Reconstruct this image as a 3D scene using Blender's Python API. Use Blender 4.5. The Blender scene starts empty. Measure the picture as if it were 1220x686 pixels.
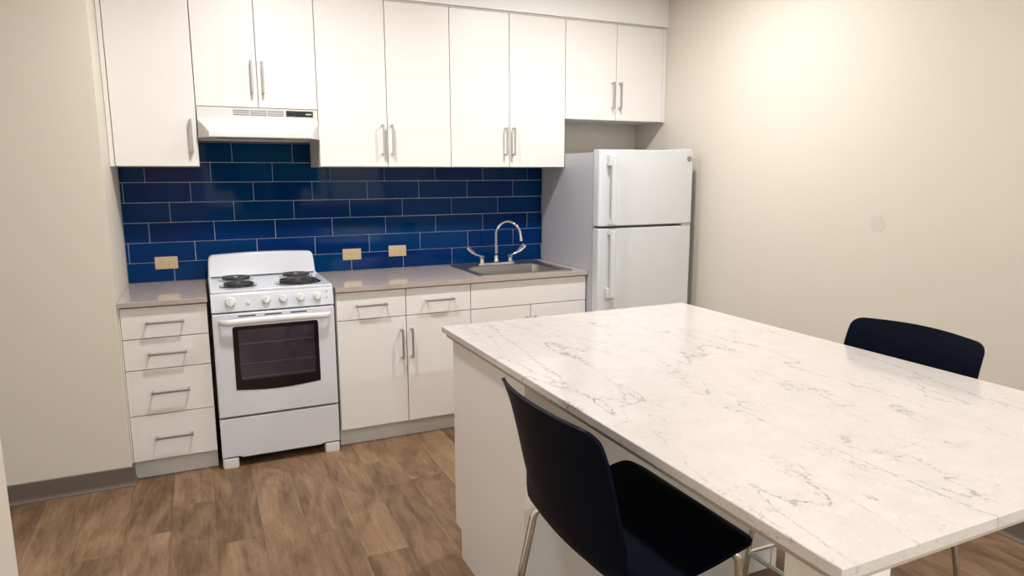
import bpy, bmesh, math, random
from mathutils import Vector, Matrix

random.seed(7)
S = bpy.context.scene
COL = S.collection

# ------------------------------------------------------------------ camera
cam_d = bpy.data.cameras.new('camera')
cam = bpy.data.objects.new('camera', cam_d)
COL.objects.link(cam)
FW = Vector((0.41163882, 0.89665469, -0.1629842))
RT = Vector((0.90859862, -0.41765991, -0.00295891))
UP = Vector((0.07072509, 0.14686922, 0.98662424))
M = Matrix((RT, UP, -FW)).transposed().to_4x4()
M.translation = Vector((0.37288804, -4.292558, 1.48816095))
cam.matrix_world = M
cam_d.sensor_width = 36.0
cam_d.lens = 814.105 / 1220 * 36
cam_d.clip_start = 0.02
S.camera = cam

# ------------------------------------------------------------------ world, exposure
W = bpy.data.worlds.new('world')
S.world = W
W.use_nodes = True
wn = W.node_tree
sky = wn.nodes.new('ShaderNodeTexSky')
sky.sky_type = 'NISHITA'
sky.sun_disc = False
sky.sun_elevation = math.radians(42)
sky.sun_rotation = math.radians(20)
bg = wn.nodes['Background']
wn.links.new(sky.outputs[0], bg.inputs[0])
bg.inputs[1].default_value = 0.7
S.view_settings.view_transform = 'Standard'
S.view_settings.look = 'None'
S.view_settings.gamma = 1
S.view_settings.use_curve_mapping = False
S.view_settings.exposure = 0.26

LAMP_POWER = 20.0
LAMP_COLOR = (1.0, 0.968, 0.956)

# ------------------------------------------------------------------ helpers
def mat(name, color, rough=0.5, metal=0.0, spec=0.5, coat=0.0):
    m = bpy.data.materials.new(name)
    m.use_nodes = True
    b = m.node_tree.nodes['Principled BSDF']
    b.inputs['Base Color'].default_value = (*color, 1)
    b.inputs['Roughness'].default_value = rough
    b.inputs['Metallic'].default_value = metal
    b.inputs['Specular IOR Level'].default_value = spec
    b.inputs['Coat Weight'].default_value = coat
    return m

def nd(m, t, **kw):
    n = m.node_tree.nodes.new(t)
    for k, v in kw.items():
        setattr(n, k, v)
    return n

def lk(m, a, b):
    m.node_tree.links.new(a, b)

def bsdf(m):
    return m.node_tree.nodes['Principled BSDF']

def coords(m, scale=(1, 1, 1), kind='Object'):
    tc = nd(m, 'ShaderNodeTexCoord')
    mp = nd(m, 'ShaderNodeMapping')
    mp.inputs['Scale'].default_value = scale
    lk(m, tc.outputs[kind], mp.inputs[0])
    return mp.outputs[0]

def world_coords(m, scale=(1, 1, 1)):
    g = nd(m, 'ShaderNodeNewGeometry')
    mp = nd(m, 'ShaderNodeMapping')
    mp.inputs['Scale'].default_value = scale
    lk(m, g.outputs['Position'], mp.inputs[0])
    return mp.outputs[0]

def noise(m, vec, scale, detail=3, rough=0.5, dist=0.0):
    n = nd(m, 'ShaderNodeTexNoise')
    n.inputs['Scale'].default_value = scale
    n.inputs['Detail'].default_value = detail
    n.inputs['Roughness'].default_value = rough
    n.inputs['Distortion'].default_value = dist
    lk(m, vec, n.inputs['Vector'])
    return n.outputs['Fac']

def ramp(m, fac, stops):
    r = nd(m, 'ShaderNodeValToRGB')
    e = r.color_ramp.elements
    while len(e) < len(stops):
        e.new(0.5)
    for i, (p, c) in enumerate(stops):
        e[i].position = p
        e[i].color = (*c, 1) if len(c) == 3 else c
    lk(m, fac, r.inputs[0])
    return r.outputs[0]

def mix(m, fac, a, b, mode='MIX'):
    n = nd(m, 'ShaderNodeMix', data_type='RGBA', blend_type=mode)
    for sock, v in ((n.inputs[0], fac), (n.inputs[6], a), (n.inputs[7], b)):
        if isinstance(v, (int, float)):
            sock.default_value = v
        elif isinstance(v, tuple):
            sock.default_value = (*v, 1)
        else:
            lk(m, v, sock)
    return n.outputs[2]

def math_n(m, op, a, b=0.0):
    n = nd(m, 'ShaderNodeMath', operation=op)
    for i, v in enumerate((a, b)):
        if isinstance(v, (int, float)):
            n.inputs[i].default_value = v
        else:
            lk(m, v, n.inputs[i])
    return n.outputs[0]

def bump(m, height, strength=0.1, dist=0.01):
    b = nd(m, 'ShaderNodeBump')
    b.inputs['Strength'].default_value = strength
    b.inputs['Distance'].default_value = dist
    lk(m, height, b.inputs['Height'])
    lk(m, b.outputs[0], bsdf(m).inputs['Normal'])

# geometry ----------------------------------------------------------
def box(bm, x0, x1, y0, y1, z0, z1, bevel=0.0, seg=2):
    x0, x1 = min(x0, x1), max(x0, x1)
    y0, y1 = min(y0, y1), max(y0, y1)
    z0, z1 = min(z0, z1), max(z0, z1)
    r = bmesh.ops.create_cube(bm, size=1.0)
    vs = r['verts']
    for v in vs:
        v.co = Vector(((x0 + x1) / 2 + v.co.x * (x1 - x0), (y0 + y1) / 2 + v.co.y * (y1 - y0), (z0 + z1) / 2 + v.co.z * (z1 - z0)))
    if bevel > 0:
        es = list({e for v in vs for e in v.link_edges})
        bmesh.ops.bevel(bm, geom=es, offset=bevel, segments=seg, profile=0.5, affect='EDGES')
    return bm

def bx(*a, **k):
    return box(bmesh.new(), *a, **k)

def loft(bm, rings, closed=True, cap0=True, cap1=True):
    R = [[bm.verts.new(p) for p in ring] for ring in rings]
    n = len(R[0])
    for a, b in zip(R[:-1], R[1:]):
        for i in range(n if closed else n - 1):
            j = (i + 1) % n
            bm.faces.new((a[i], a[j], b[j], b[i]))
    if cap0:
        bm.faces.new(R[0][::-1])
    if cap1:
        bm.faces.new(R[-1])
    return bm

def frame_for(d):
    d = d.normalized()
    a = Vector((0, 0, 1)) if abs(d.z) < 0.9 else Vector((1, 0, 0))
    u = d.cross(a).normalized()
    return u, d.cross(u).normalized()

def tube(bm, pts, r, seg=12, closed=False):
    pts = [Vector(p) for p in pts]
    n = len(pts)
    rings = []
    u = None
    for i, p in enumerate(pts):
        if closed:
            d = (pts[(i + 1) % n] - pts[i - 1]).normalized()
        else:
            d = (pts[min(i + 1, n - 1)] - pts[max(i - 1, 0)]).normalized()
        if u is None:
            u, v = frame_for(d)
        else:
            u = (u - d * u.dot(d)).normalized()
            v = d.cross(u)
        rr = r[i] if isinstance(r, (list, tuple)) else r
        rings.append([p + (u * math.cos(2 * math.pi * k / seg) + v * math.sin(2 * math.pi * k / seg)) * rr for k in range(seg)])
    if closed:
        rings.append(rings[0])
        loft(bm, rings, True, False, False)
        bmesh.ops.remove_doubles(bm, verts=bm.verts[:], dist=1e-6)
    else:
        loft(bm, rings)
    bmesh.ops.recalc_face_normals(bm, faces=bm.faces[:])
    return bm

def fillet(pts, r, n=6):
    """polyline with rounded corners"""
    pts = [Vector(p) for p in pts]
    out = [pts[0]]
    for a, b, c in zip(pts[:-2], pts[1:-1], pts[2:]):
        d1 = (a - b); d2 = (c - b)
        rr = min(r, d1.length * 0.49, d2.length * 0.49)
        p1 = b + d1.normalized() * rr
        p2 = b + d2.normalized() * rr
        for k in range(n + 1):
            t = k / n
            out.append(p1 * (1 - t) ** 2 + b * 2 * t * (1 - t) + p2 * t * t)
    out.append(pts[-1])
    return out

def lathe(bm, prof, loc, axis=(0, 0, 1), seg=24):
    ax = Vector(axis).normalized()
    u, v = frame_for(ax)
    rings = [[Vector(loc) + ax * h + (u * math.cos(2 * math.pi * k / seg) + v * math.sin(2 * math.pi * k / seg)) * max(r, 1e-5) for k in range(seg)] for r, h in prof]
    loft(bm, rings)
    bmesh.ops.recalc_face_normals(bm, faces=bm.faces[:])
    return bm

def rrect(cx, cy, hx, hy, r, z, n=6):
    pts = []
    for sx, sy, a0 in ((1, 1, 0), (-1, 1, 90), (-1, -1, 180), (1, -1, 270)):
        for k in range(n + 1):
            a = math.radians(a0 + 90 * k / n)
            pts.append(Vector((cx + sx * (hx - r) + r * math.cos(a), cy + sy * (hy - r) + r * math.sin(a), z)))
    return pts

def obj(name, bm, m, parent=None, smooth=None):
    """bm is in world coordinates; a parent has only a location while building"""
    me = bpy.data.meshes.new(name)
    org = Vector((0, 0, 0))
    if parent is not None:
        p = parent
        while p is not None:
            org += p.location
            p = p.parent
    for v in bm.verts:
        v.co -= org
    bmesh.ops.recalc_face_normals(bm, faces=bm.faces[:])
    bm.to_mesh(me)
    bm.free()
    me.materials.append(m)
    if smooth:
        for p in me.polygons:
            p.use_smooth = True
        me.set_sharp_from_angle(angle=math.radians(smooth))
    o = bpy.data.objects.new(name, me)
    COL.objects.link(o)
    if smooth and smooth <= 45:
        wn_ = o.modifiers.new('weighted_normal', 'WEIGHTED_NORMAL')
        wn_.keep_sharp = True
        wn_.weight = 90
    if parent is not None:
        o.parent = parent
    return o

def tag(o, label, cat, group=None):
    o['label'] = label
    o['category'] = cat
    if group:
        o['group'] = group
    return o

def thing(name, label, cat, loc=(0, 0, 0), group=None):
    o = bpy.data.objects.new(name, None)
    o.empty_display_size = 0.1
    COL.objects.link(o)
    o.location = loc
    return tag(o, label, cat, group)

def struct(name, bm, m, label, parent=None):
    o = obj(name, bm, m, parent)
    if parent is None:
        o['kind'] = 'structure'
        o['label'] = label
        o['category'] = name.split('_')[0]
    return o

# ------------------------------------------------------------------ materials
def paint(name, c, rough=0.6, b=0.04, sc=220):
    m = mat(name, c, rough, spec=0.35)
    v = world_coords(m)
    n1 = noise(m, v, sc, 2)
    bump(m, n1, b, 0.004)
    n2 = noise(m, v, 1.3, 2)
    col = mix(m, math_n(m, 'MULTIPLY', n2, 0.10), c, tuple(x * 0.9 for x in c))
    lk(m, col, bsdf(m).inputs['Base Color'])
    return m

M_WALL = paint('wall_paint', (0.735, 0.682, 0.595))
M_PLATE = paint('cover_plate_paint', (0.68, 0.638, 0.568))
M_CEIL = paint('ceiling_paint', (0.80, 0.78, 0.74))
M_SOFFIT = paint('soffit_paint', (0.90, 0.89, 0.87))
M_LAM = paint('white_laminate', (0.83, 0.805, 0.775), 0.38, 0.015, 500)
M_TOE = paint('grey_laminate', (0.68, 0.675, 0.65), 0.5, 0.015, 400)
M_CARCASS = paint('carcass_grey', (0.62, 0.60, 0.575), 0.5, 0.01, 400)
M_ISL = paint('island_laminate', (0.87, 0.835, 0.80), 0.36, 0.015, 400)
M_BASE = mat('cove_base_rubber', (0.150, 0.122, 0.102), 0.45)
M_SUB = mat('plywood_subtop', (0.46, 0.39, 0.32), 0.7)
M_ENAMEL = mat('white_enamel', (0.70, 0.725, 0.785), 0.16, coat=0.3)
M_PLASTIC = mat('white_plastic', (0.76, 0.75, 0.745), 0.3)
M_HOOD = mat('hood_enamel', (0.70, 0.69, 0.67), 0.22, coat=0.3)
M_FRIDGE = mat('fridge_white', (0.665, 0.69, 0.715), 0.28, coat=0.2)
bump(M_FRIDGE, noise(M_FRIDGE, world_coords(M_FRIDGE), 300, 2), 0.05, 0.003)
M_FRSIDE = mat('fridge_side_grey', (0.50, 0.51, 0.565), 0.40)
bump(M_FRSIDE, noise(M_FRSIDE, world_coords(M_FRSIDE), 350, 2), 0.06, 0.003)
M_BLACK = mat('black_plastic', (0.012, 0.012, 0.014), 0.35)
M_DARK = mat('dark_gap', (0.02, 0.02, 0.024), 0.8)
M_GASKET = mat('door_gasket', (0.28, 0.29, 0.30), 0.6)
M_NICKEL = mat('brushed_nickel', (0.47, 0.47, 0.48), 0.28, 1.0)
M_CHROME = mat('chrome', (0.78, 0.78, 0.78), 0.07, 1.0)
M_STEEL = mat('stainless_steel', (0.50, 0.475, 0.445), 0.36, 1.0)
bump(M_STEEL, noise(M_STEEL, world_coords(M_STEEL, (20, 1, 1)), 90, 2), 0.05, 0.002)
M_COIL = mat('coil_black', (0.022, 0.022, 0.023), 0.35, 0.4)
M_DRIP = mat('drip_pan_chrome', (0.55, 0.55, 0.57), 0.15, 1.0)
M_GLASS = mat('oven_glass', (0.008, 0.007, 0.014), 0.06, spec=1.0)
bsdf(M_GLASS).inputs['IOR'].default_value = 1.9
bsdf(M_GLASS).inputs['Specular Tint'].default_value = (0.75, 0.70, 1.0, 1)
M_GLASSF = mat('oven_glass_border', (0.004, 0.004, 0.005), 0.08, spec=0.5)
M_RACK = mat('rack_wire', (0.35, 0.33, 0.28), 0.3, 1.0)
M_ALMOND = mat('almond_plastic', (0.52, 0.41, 0.24), 0.35)
M_ALMOND2 = mat('almond_receptacle', (0.56, 0.45, 0.28), 0.32)
M_SLOT = mat('outlet_slot', (0.08, 0.05, 0.025), 0.6)
M_RED = mat('red_mark', (0.55, 0.02, 0.02), 0.35)
M_BLUEM = mat('blue_mark', (0.02, 0.05, 0.4), 0.35)
M_BADGE = mat('badge_bronze', (0.36, 0.30, 0.23), 0.35, 0.5)
M_PRINT = mat('grey_print', (0.35, 0.35, 0.36), 0.5)
M_PRINTW = mat('white_print', (0.75, 0.76, 0.80), 0.5)
M_LOUVRE = mat('louvre_grey', (0.16, 0.16, 0.17), 0.4)
M_GROUT = mat('grout', (0.66, 0.65, 0.70), 0.8)
M_EDGE = mat('tile_edge_trim', (0.62, 0.62, 0.62), 0.3, 0.6)
M_FRAME = mat('window_frame', (0.55, 0.55, 0.55), 0.4)
M_GRASS = mat('grass', (0.05, 0.14, 0.03), 0.9)
M_LEAF = mat('leaf', (0.06, 0.26, 0.12), 0.7)
M_BARK = mat('bark', (0.10, 0.07, 0.05), 0.9)

# navy shell of the stools
M_NAVY = mat('navy_polypropylene', (0.0008, 0.0034, 0.0115), 0.5, spec=0.07)
bump(M_NAVY, noise(M_NAVY, coords(M_NAVY), 500, 2), 0.12, 0.002)

# blue glazed tile, slight tone change from tile to tile
M_TILE = mat('blue_glazed_tile', (0.004, 0.03, 0.14), 0.05, spec=0.11)
_oi = nd(M_TILE, 'ShaderNodeObjectInfo')
_tc = ramp(M_TILE, _oi.outputs['Random'], [(0.0, (0.0002, 0.017, 0.105)), (0.5, (0.0002, 0.025, 0.120)), (1.0, (0.0002, 0.034, 0.122))])
lk(M_TILE, _tc, bsdf(M_TILE).inputs['Base Color'])
bump(M_TILE, noise(M_TILE, world_coords(M_TILE), 5, 1), 0.02, 0.01)

# quartz tops
def quartz(name, base, dark, speck, vein_amt, rough=0.16):
    m = mat(name, base, rough, spec=0.5)
    w = world_coords(m, (1, 1, 1))
    mott = noise(m, w, 16, 5, 0.65)
    col = mix(m, ramp(m, mott, [(0.35, (0, 0, 0)), (0.65, (1, 1, 1))]), base, tuple(c * 0.925 for c in base))
    fine = noise(m, w, 190, 2, 0.6)
    col = mix(m, ramp(m, fine, [(0.28, (1, 1, 1)), (0.40, (0, 0, 0))]), col, speck)
    white = noise(m, w, 75, 2, 0.5)
    col = mix(m, ramp(m, white, [(0.66, (0, 0, 0)), (0.74, (0.55, 0.55, 0.55))]), col, tuple(min(1, c * 1.12) for c in base))
    # broken veins: thin ridges of a stretched, distorted noise, cut up by finer noises
    tc = nd(m, 'ShaderNodeNewGeometry')
    mp = nd(m, 'ShaderNodeMapping')
    mp.inputs['Rotation'].default_value = (0, 0, math.radians(10))
    mp.inputs['Scale'].default_value = (2.3, 0.62, 1.0)
    lk(m, tc.outputs['Position'], mp.inputs[0])
    v = mp.outputs[0]
    warp = noise(m, w, 17, 5, 0.75)
    wob = noise(m, w, 5.0, 3, 0.6)
    for sc, width, th, amt, dist, seed in ((1.05, 0.0042, 0.42, 1.0, 0.5, 0.0), (1.7, 0.0045, 0.46, 0.8, 0.5, 7.3), (3.0, 0.006, 0.54, 0.55, 0.6, 3.1)):
        sh_ = nd(m, 'ShaderNodeVectorMath', operation='ADD')
        sh_.inputs[1].default_value = (seed, seed * 1.7, 0)
        lk(m, v, sh_.inputs[0])
        n = noise(m, sh_.outputs[0], sc, 3, 0.55, dist)
        n = math_n(m, 'ADD', n, math_n(m, 'MULTIPLY', math_n(m, 'SUBTRACT', warp, 0.5), 0.055))
        n = math_n(m, 'ADD', n, math_n(m, 'MULTIPLY', math_n(m, 'SUBTRACT', wob, 0.5), 0.06))
        rid = math_n(m, 'ABSOLUTE', math_n(m, 'SUBTRACT', n, 0.5))
        line = ramp(m, rid, [(0.0, (1, 1, 1)), (width, (0, 0, 0))])
        halo = ramp(m, rid, [(0.0, (1, 1, 1)), (width * 4, (0, 0, 0))])
        cut = ramp(m, noise(m, w, 48, 3, 0.7), [(th, (0, 0, 0)), (th + 0.12, (1, 1, 1))])
        dots = ramp(m, noise(m, w, 110, 2, 0.6), [(0.60, (0, 0, 0)), (0.66, (1, 1, 1))])
        big = ramp(m, noise(m, w, 2.6, 2), [(0.36, (0.12, 0.12, 0.12)), (0.54, (1, 1, 1))])
        f = math_n(m, 'MULTIPLY', math_n(m, 'MULTIPLY', line, cut), math_n(m, 'MULTIPLY', big, amt * vein_amt))
        f2 = math_n(m, 'MULTIPLY', math_n(m, 'MULTIPLY', halo, dots), math_n(m, 'MULTIPLY', big, 0.5 * amt * vein_amt))
        col = mix(m, math_n(m, 'MULTIPLY', math_n(m, 'MULTIPLY', halo, big), 0.035 * vein_amt), col, dark)
        col = mix(m, f2, col, dark)
        col = mix(m, f, col, dark)
    lk(m, col, bsdf(m).inputs['Base Color'])
    return m

M_QUARTZ = quartz('island_quartz', (0.70, 0.655, 0.625), (0.13, 0.13, 0.15), (0.56, 0.515, 0.485), 0.72, 0.14)
M_COUNTER = quartz('counter_quartz', (0.48, 0.412, 0.37), (0.28, 0.26, 0.25), (0.40, 0.36, 0.33), 0.35, 0.08)

# vinyl plank floor, grain runs along the plank
M_PLANK = mat('wood_plank_vinyl', (0.2, 0.12, 0.07), 0.42, spec=0.35)
def _plank(m):
    oi = nd(m, 'ShaderNodeObjectInfo')
    g = nd(m, 'ShaderNodeNewGeometry')
    off = nd(m, 'ShaderNodeVectorMath', operation='SCALE')
    comb = nd(m, 'ShaderNodeCombineXYZ')
    lk(m, oi.outputs['Random'], comb.inputs[0])
    lk(m, oi.outputs['Random'], comb.inputs[1])
    lk(m, oi.outputs['Random'], comb.inputs[2])
    lk(m, comb.outputs[0], off.inputs[0])
    off.inputs['Scale'].default_value = 37.0
    add = nd(m, 'ShaderNodeVectorMath', operation='ADD')
    lk(m, g.outputs['Position'], add.inputs[0])
    lk(m, off.outputs[0], add.inputs[1])
    def mp(sc):
        n = nd(m, 'ShaderNodeMapping')
        n.inputs['Scale'].default_value = sc
        lk(m, add.outputs[0], n.inputs[0])
        return n.outputs[0]
    big = noise(m, mp((4.2, 1.3, 1)), 1.5, 5, 0.6, 1.6)
    mid = noise(m, mp((16, 2.2, 1)), 1.5, 6, 0.68, 1.0)
    fine = noise(m, mp((70, 9, 1)), 1.6, 6, 0.75, 0.3)
    t = math_n(m, 'ADD', math_n(m, 'MULTIPLY', big, 0.62), math_n(m, 'MULTIPLY', mid, 0.38))
    t = math_n(m, 'ADD', t, math_n(m, 'MULTIPLY', math_n(m, 'SUBTRACT', oi.outputs['Random'], 0.5), 0.12))
    t = math_n(m, 'ADD', t, math_n(m, 'MULTIPLY', math_n(m, 'SUBTRACT', fine, 0.5), 0.12))
    # cathedral figure
    wv = nd(m, 'ShaderNodeTexWave', wave_type='RINGS', rings_direction='Y')
    wv.inputs['Scale'].default_value = 3.2
    wv.inputs['Distortion'].default_value = 9.0
    wv.inputs['Detail'].default_value = 3.0
    wv.inputs['Detail Scale'].default_value = 1.2
    lk(m, mp((4.5, 0.8, 1)), wv.inputs['Vector'])
    t = math_n(m, 'ADD', t, math_n(m, 'MULTIPLY', math_n(m, 'SUBTRACT', wv.outputs['Fac'], 0.5), 0.02))
    col = ramp(m, t, [(0.30, (0.078, 0.044, 0.023)), (0.42, (0.142, 0.083, 0.045)), (0.53, (0.220, 0.134, 0.074)), (0.68, (0.325, 0.210, 0.122))])
    lk(m, col, bsdf(m).inputs['Base Color'])
    rr = ramp(m, fine, [(0.3, (0.50, 0.50, 0.50)), (0.7, (0.38, 0.38, 0.38))])
    lk(m, rr, bsdf(m).inputs['Roughness'])
    bump(m, fine, 0.06, 0.002)
_plank(M_PLANK)
M_SUBFLOOR = mat('plank_joint_dark', (0.05, 0.032, 0.02), 0.8)

# window glass: clear, with mirror reflection by Fresnel
M_PANE = bpy.data.materials.new('clear_pane')
M_PANE.use_nodes = True
_nt = M_PANE.node_tree
_nt.nodes.remove(_nt.nodes['Principled BSDF'])
_tr = _nt.nodes.new('ShaderNodeBsdfTransparent'); _gl = _nt.nodes.new('ShaderNodeBsdfGlossy')
_gl.inputs['Roughness'].default_value = 0.0
_fr = _nt.nodes.new('ShaderNodeFresnel'); _mx = _nt.nodes.new('ShaderNodeMixShader')
_nt.links.new(_fr.outputs[0], _mx.inputs[0]); _nt.links.new(_tr.outputs[0], _mx.inputs[1]); _nt.links.new(_gl.outputs[0], _mx.inputs[2])
_nt.links.new(_mx.outputs[0], _nt.nodes['Material Output'].inputs[0])

def emit(name, c, s):
    m = bpy.data.materials.new(name)
    m.use_nodes = True
    b = m.node_tree.nodes['Principled BSDF']
    b.inputs['Base Color'].default_value = (0.8, 0.8, 0.8, 1)
    b.inputs['Emission Color'].default_value = (*c, 1)
    b.inputs['Emission Strength'].default_value = s
    return m
M_LENS = emit('lamp_lens', LAMP_COLOR, 6.0)

# ------------------------------------------------------------------ room shell
XR = 3.345          # right wall
YL = -0.670         # front of the wall block left of the cabinets
YF = -6.60          # wall behind the camera
CEIL = 2.75
XW = -2.60          # end of the passage on the left

floor = struct('floor', bx(XW - 0.12, XR + 0.12, YF - 0.12, 0.12, -0.08, -0.004), M_SUBFLOOR, 'brown wood-look vinyl plank floor under the kitchen')
PW, PL = 0.1775, 1.22
x0 = 0.534 - PW * math.ceil((0.534 - XW) / PW)
starts = {}
k = 0
x = x0
pid = 0
while x < XR:
    # stagger so that a few end joints fall where the photograph shows them
    st = (k * 0.437 + 0.11) % PL
    if abs(x - 1.0665) < 0.01:
        st = (1.20 - 0.0) % PL
    if abs(x - 0.8890) < 0.01:
        st = (1.235 + 0.55) % PL
    if abs(x - 0.7115) < 0.01:
        st = 0.30
    if abs(x - 0.0015) < 0.01:
        st = 1.235 % PL
    y1 = 0.0 + PL - st
    while y1 > YF:
        y0 = y1 - PL
        a, b = max(y0, YF), min(y1, 0.0)
        c, d = max(x, XW), min(x + PW, XR)
        # planks stop at the wall blocks
        if d <= 0.002 and b > YL:
            b = YL
        vis = not (d < -0.1 and b < -2.6)
        if b - a > 0.02 and d - c > 0.01 and vis:
            o = obj('plank', bx(c + 0.0003, d - 0.0003, a + 0.0003, b - 0.0003, -0.004, 0.0, bevel=0.0004, seg=1), M_PLANK, floor)
        y1 = y0
    x += PW
    k += 1

ceiling = struct('ceiling', bx(XW - 0.12, XR + 0.12, YF - 0.12, 0.12, CEIL, CEIL + 0.12), M_CEIL, 'plain off-white ceiling above the kitchen')
wall_back = struct('wall_back', bx(XW - 0.12, XR + 0.12, 0.008, 0.13, 0, CEIL), M_WALL, 'cream back wall behind the white cabinets')
wall_right = struct('wall_right', bx(XR, XR + 0.12, YF, 0.008, 0, CEIL), M_WALL, 'bare cream wall to the right of the refrigerator')
wall_left = struct('wall_left', bx(XW, 0.0, YL, 0.008, 0, CEIL), M_WALL, 'cream wall block left of the drawer cabinet')
wall_entry = struct('wall_entry', bx(-0.222, -0.102, YF, -2.325, 0, CEIL), M_WALL, 'pale end of wall at the far left edge of the picture')
wall_passage = struct('wall_passage', bx(XW - 0.12, XW, -2.6, YL, 0, CEIL), M_WALL, 'cream end wall of the passage on the left')
wall_passage2 = struct('wall_hall', bx(XW, -0.222, -2.7, -2.6, 0, CEIL), M_WALL, 'cream side wall of the passage on the left')
soffit = struct('soffit', bx(0.001, XR - 0.001, -0.352, 0.007, 2.464, CEIL - 0.001), M_SOFFIT, 'off-white soffit above the upper cabinets')

# wall behind the camera with a three-light window
WX0, WX1, WZ0, WZ1 = 0.45, 3.20, 0.55, 2.40
bm = bmesh.new()
box(bm, -0.1, WX0, YF - 0.12, YF, 0, CEIL)
box(bm, WX1, XR, YF - 0.12, YF, 0, CEIL)
box(bm, WX0, WX1, YF - 0.12, YF, 0, WZ0)
box(bm, WX0, WX1, YF - 0.12, YF, WZ1, CEIL)
wall_front = struct('wall_front', bm, M_WALL, 'cream wall with the window, behind the camera')
bm = bmesh.new()
for xa, xb in ((WX0, WX0 + 0.05), (WX1 - 0.05, WX1), (WX0 + 0.9, WX0 + 0.95), (WX1 - 0.95, WX1 - 0.9)):
    box(bm, xa, xb, YF - 0.09, YF - 0.02, WZ0, WZ1)
for za, zb in ((WZ0, WZ0 + 0.05), (WZ1 - 0.05, WZ1)):
    box(bm, WX0 + 0.05, WX1 - 0.05, YF - 0.085, YF - 0.025, za, zb)
win = struct('window_1', bm, M_FRAME, 'grey three-light window behind the camera')
for xa, xb in ((WX0 + 0.05, WX0 + 0.9), (WX0 + 0.95, WX1 - 0.95), (WX1 - 0.9, WX1 - 0.05)):
    obj('pane', bx(xa, xb, YF - 0.058, YF - 0.052, WZ0 + 0.05, WZ1 - 0.05), M_PANE, win)
obj('window_sill', bx(WX0 - 0.03, WX1 + 0.03, YF - 0.02, YF + 0.06, WZ0 - 0.03, WZ0 - 0.001, bevel=0.004), M_LAM, win)

# rubber cove base
def cove(bm, pts, h=0.098, t=0.006, toe=0.014):
    """pts: floor polyline along the wall, room on the left-hand side of travel"""
    P = [Vector((p[0], p[1], 0)) for p in pts]
    prof = [(0, 0), (toe, 0), (toe, 0.004), (t + 0.002, 0.014), (t, 0.024), (t, h - 0.003), (t * 0.5, h), (0, h)]
    offs = []
    for i in range(len(P)):
        ns = []
        if i > 0:
            d = (P[i] - P[i - 1]).normalized(); ns.append(Vector((-d.y, d.x, 0)))
        if i < len(P) - 1:
            d = (P[i + 1] - P[i]).normalized(); ns.append(Vector((-d.y, d.x, 0)))
        n = sum(ns, Vector((0, 0, 0)))
        n = n / max(n.dot(ns[0]), 0.3)
        offs.append(n)
    loft(bm, [[P[i] + offs[i] * a + Vector((0, 0, b)) for a, b in prof] for i in range(len(P))])
    return bm
bl = struct('baseboard_left', cove(bmesh.new(), [(0.0005, -0.597), (0.0005, YL - 0.0005), (XW + 0.001, YL - 0.0005)][::-1][::-1]), M_BASE, 'dark grey rubber cove base along the left wall')
br = struct('baseboard_right', cove(bmesh.new(), [(XR - 0.0005, YF + 0.001), (XR - 0.0005, -0.85)]), M_BASE, 'dark grey rubber cove base along the right wall')
be = struct('baseboard_entry', cove(bmesh.new(), [(-0.1015, -2.33), (-0.1015, YF + 0.01)][::-1][::-1]), M_BASE, 'dark grey rubber cove base on the near left wall')

# ------------------------------------------------------------------ blue tile backsplash (tiles are children of the back wall)
ZC = 0.900
TH, TWD = 0.1107, 0.3333
obj('grout_bed', bx(0.0015, 2.5735, 0.0, 0.0075, ZC + 0.0005, 1.90), M_GROUT, wall_back)
obj('tile_edge_trim', bx(2.574, 2.579, -0.0045, 0.0075, ZC + 0.0005, 1.55, bevel=0.001, seg=1), M_EDGE, wall_back)
firsts = [0.235, 0.018, 0.126, 0.238, 0.017, 0.128, 0.246, 0.02, 0.13]
G = 0.0016
meshes = {}
for r in range(9):
    z0 = ZC + r * TH
    z1 = z0 + TH
    xj = firsts[r] - TWD
    xmax = 2.573
    while xj < xmax:
        a, b = max(xj, 0.002), min(xj + TWD, xmax)
        skip = (r >= 6 and (b < 0.38 or a > 1.03))
        if b - a > 0.012 and not skip:
            o = obj('tile', bx(a + G, b - G, -0.004, 0.002, z0 + G, z1 - G, bevel=0.0010, seg=1), M_TILE, wall_back)
        xj += TWD

# ------------------------------------------------------------------ handles and cabinets
def pull(parent, x, y, z, length=0.170, vertical=True, m=M_NICKEL):
    """square-post bar pull; (x, y, z) is its centre on the door face"""
    bm = bmesh.new()
    L = length / 2
    st = 0.030
    if vertical:
        for s in (-1, 1):
            box(bm, x - 0.005, x + 0.005, y - st, y, z + s * (L - 0.006) - 0.005, z + s * (L - 0.006) + 0.005, bevel=0.001, seg=1)
        box(bm, x - 0.0055, x + 0.0055, y - st - 0.009, y - st, z - L, z + L, bevel=0.0022)
    else:
        for s in (-1, 1):
            box(bm, x + s * (L - 0.006) - 0.005, x + s * (L - 0.006) + 0.005, y - st, y, z - 0.005, z + 0.005, bevel=0.001, seg=1)
        box(bm, x - L, x + L, y - st - 0.009, y - st, z - 0.0055, z + 0.0055, bevel=0.0022)
    return obj('handle', bm, m, parent, 40)

YB = -0.643      # face of base doors
YU = -0.348      # face of upper doors
DT = 0.019
GAP = 0.0022

def front(name, parent, x0, x1, z0, z1, yf):
    return obj(name, bx(x0 + GAP, x1 - GAP, yf, yf + DT, z0 + GAP, z1 - GAP, bevel=0.0009, seg=1), M_LAM, parent)

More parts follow.
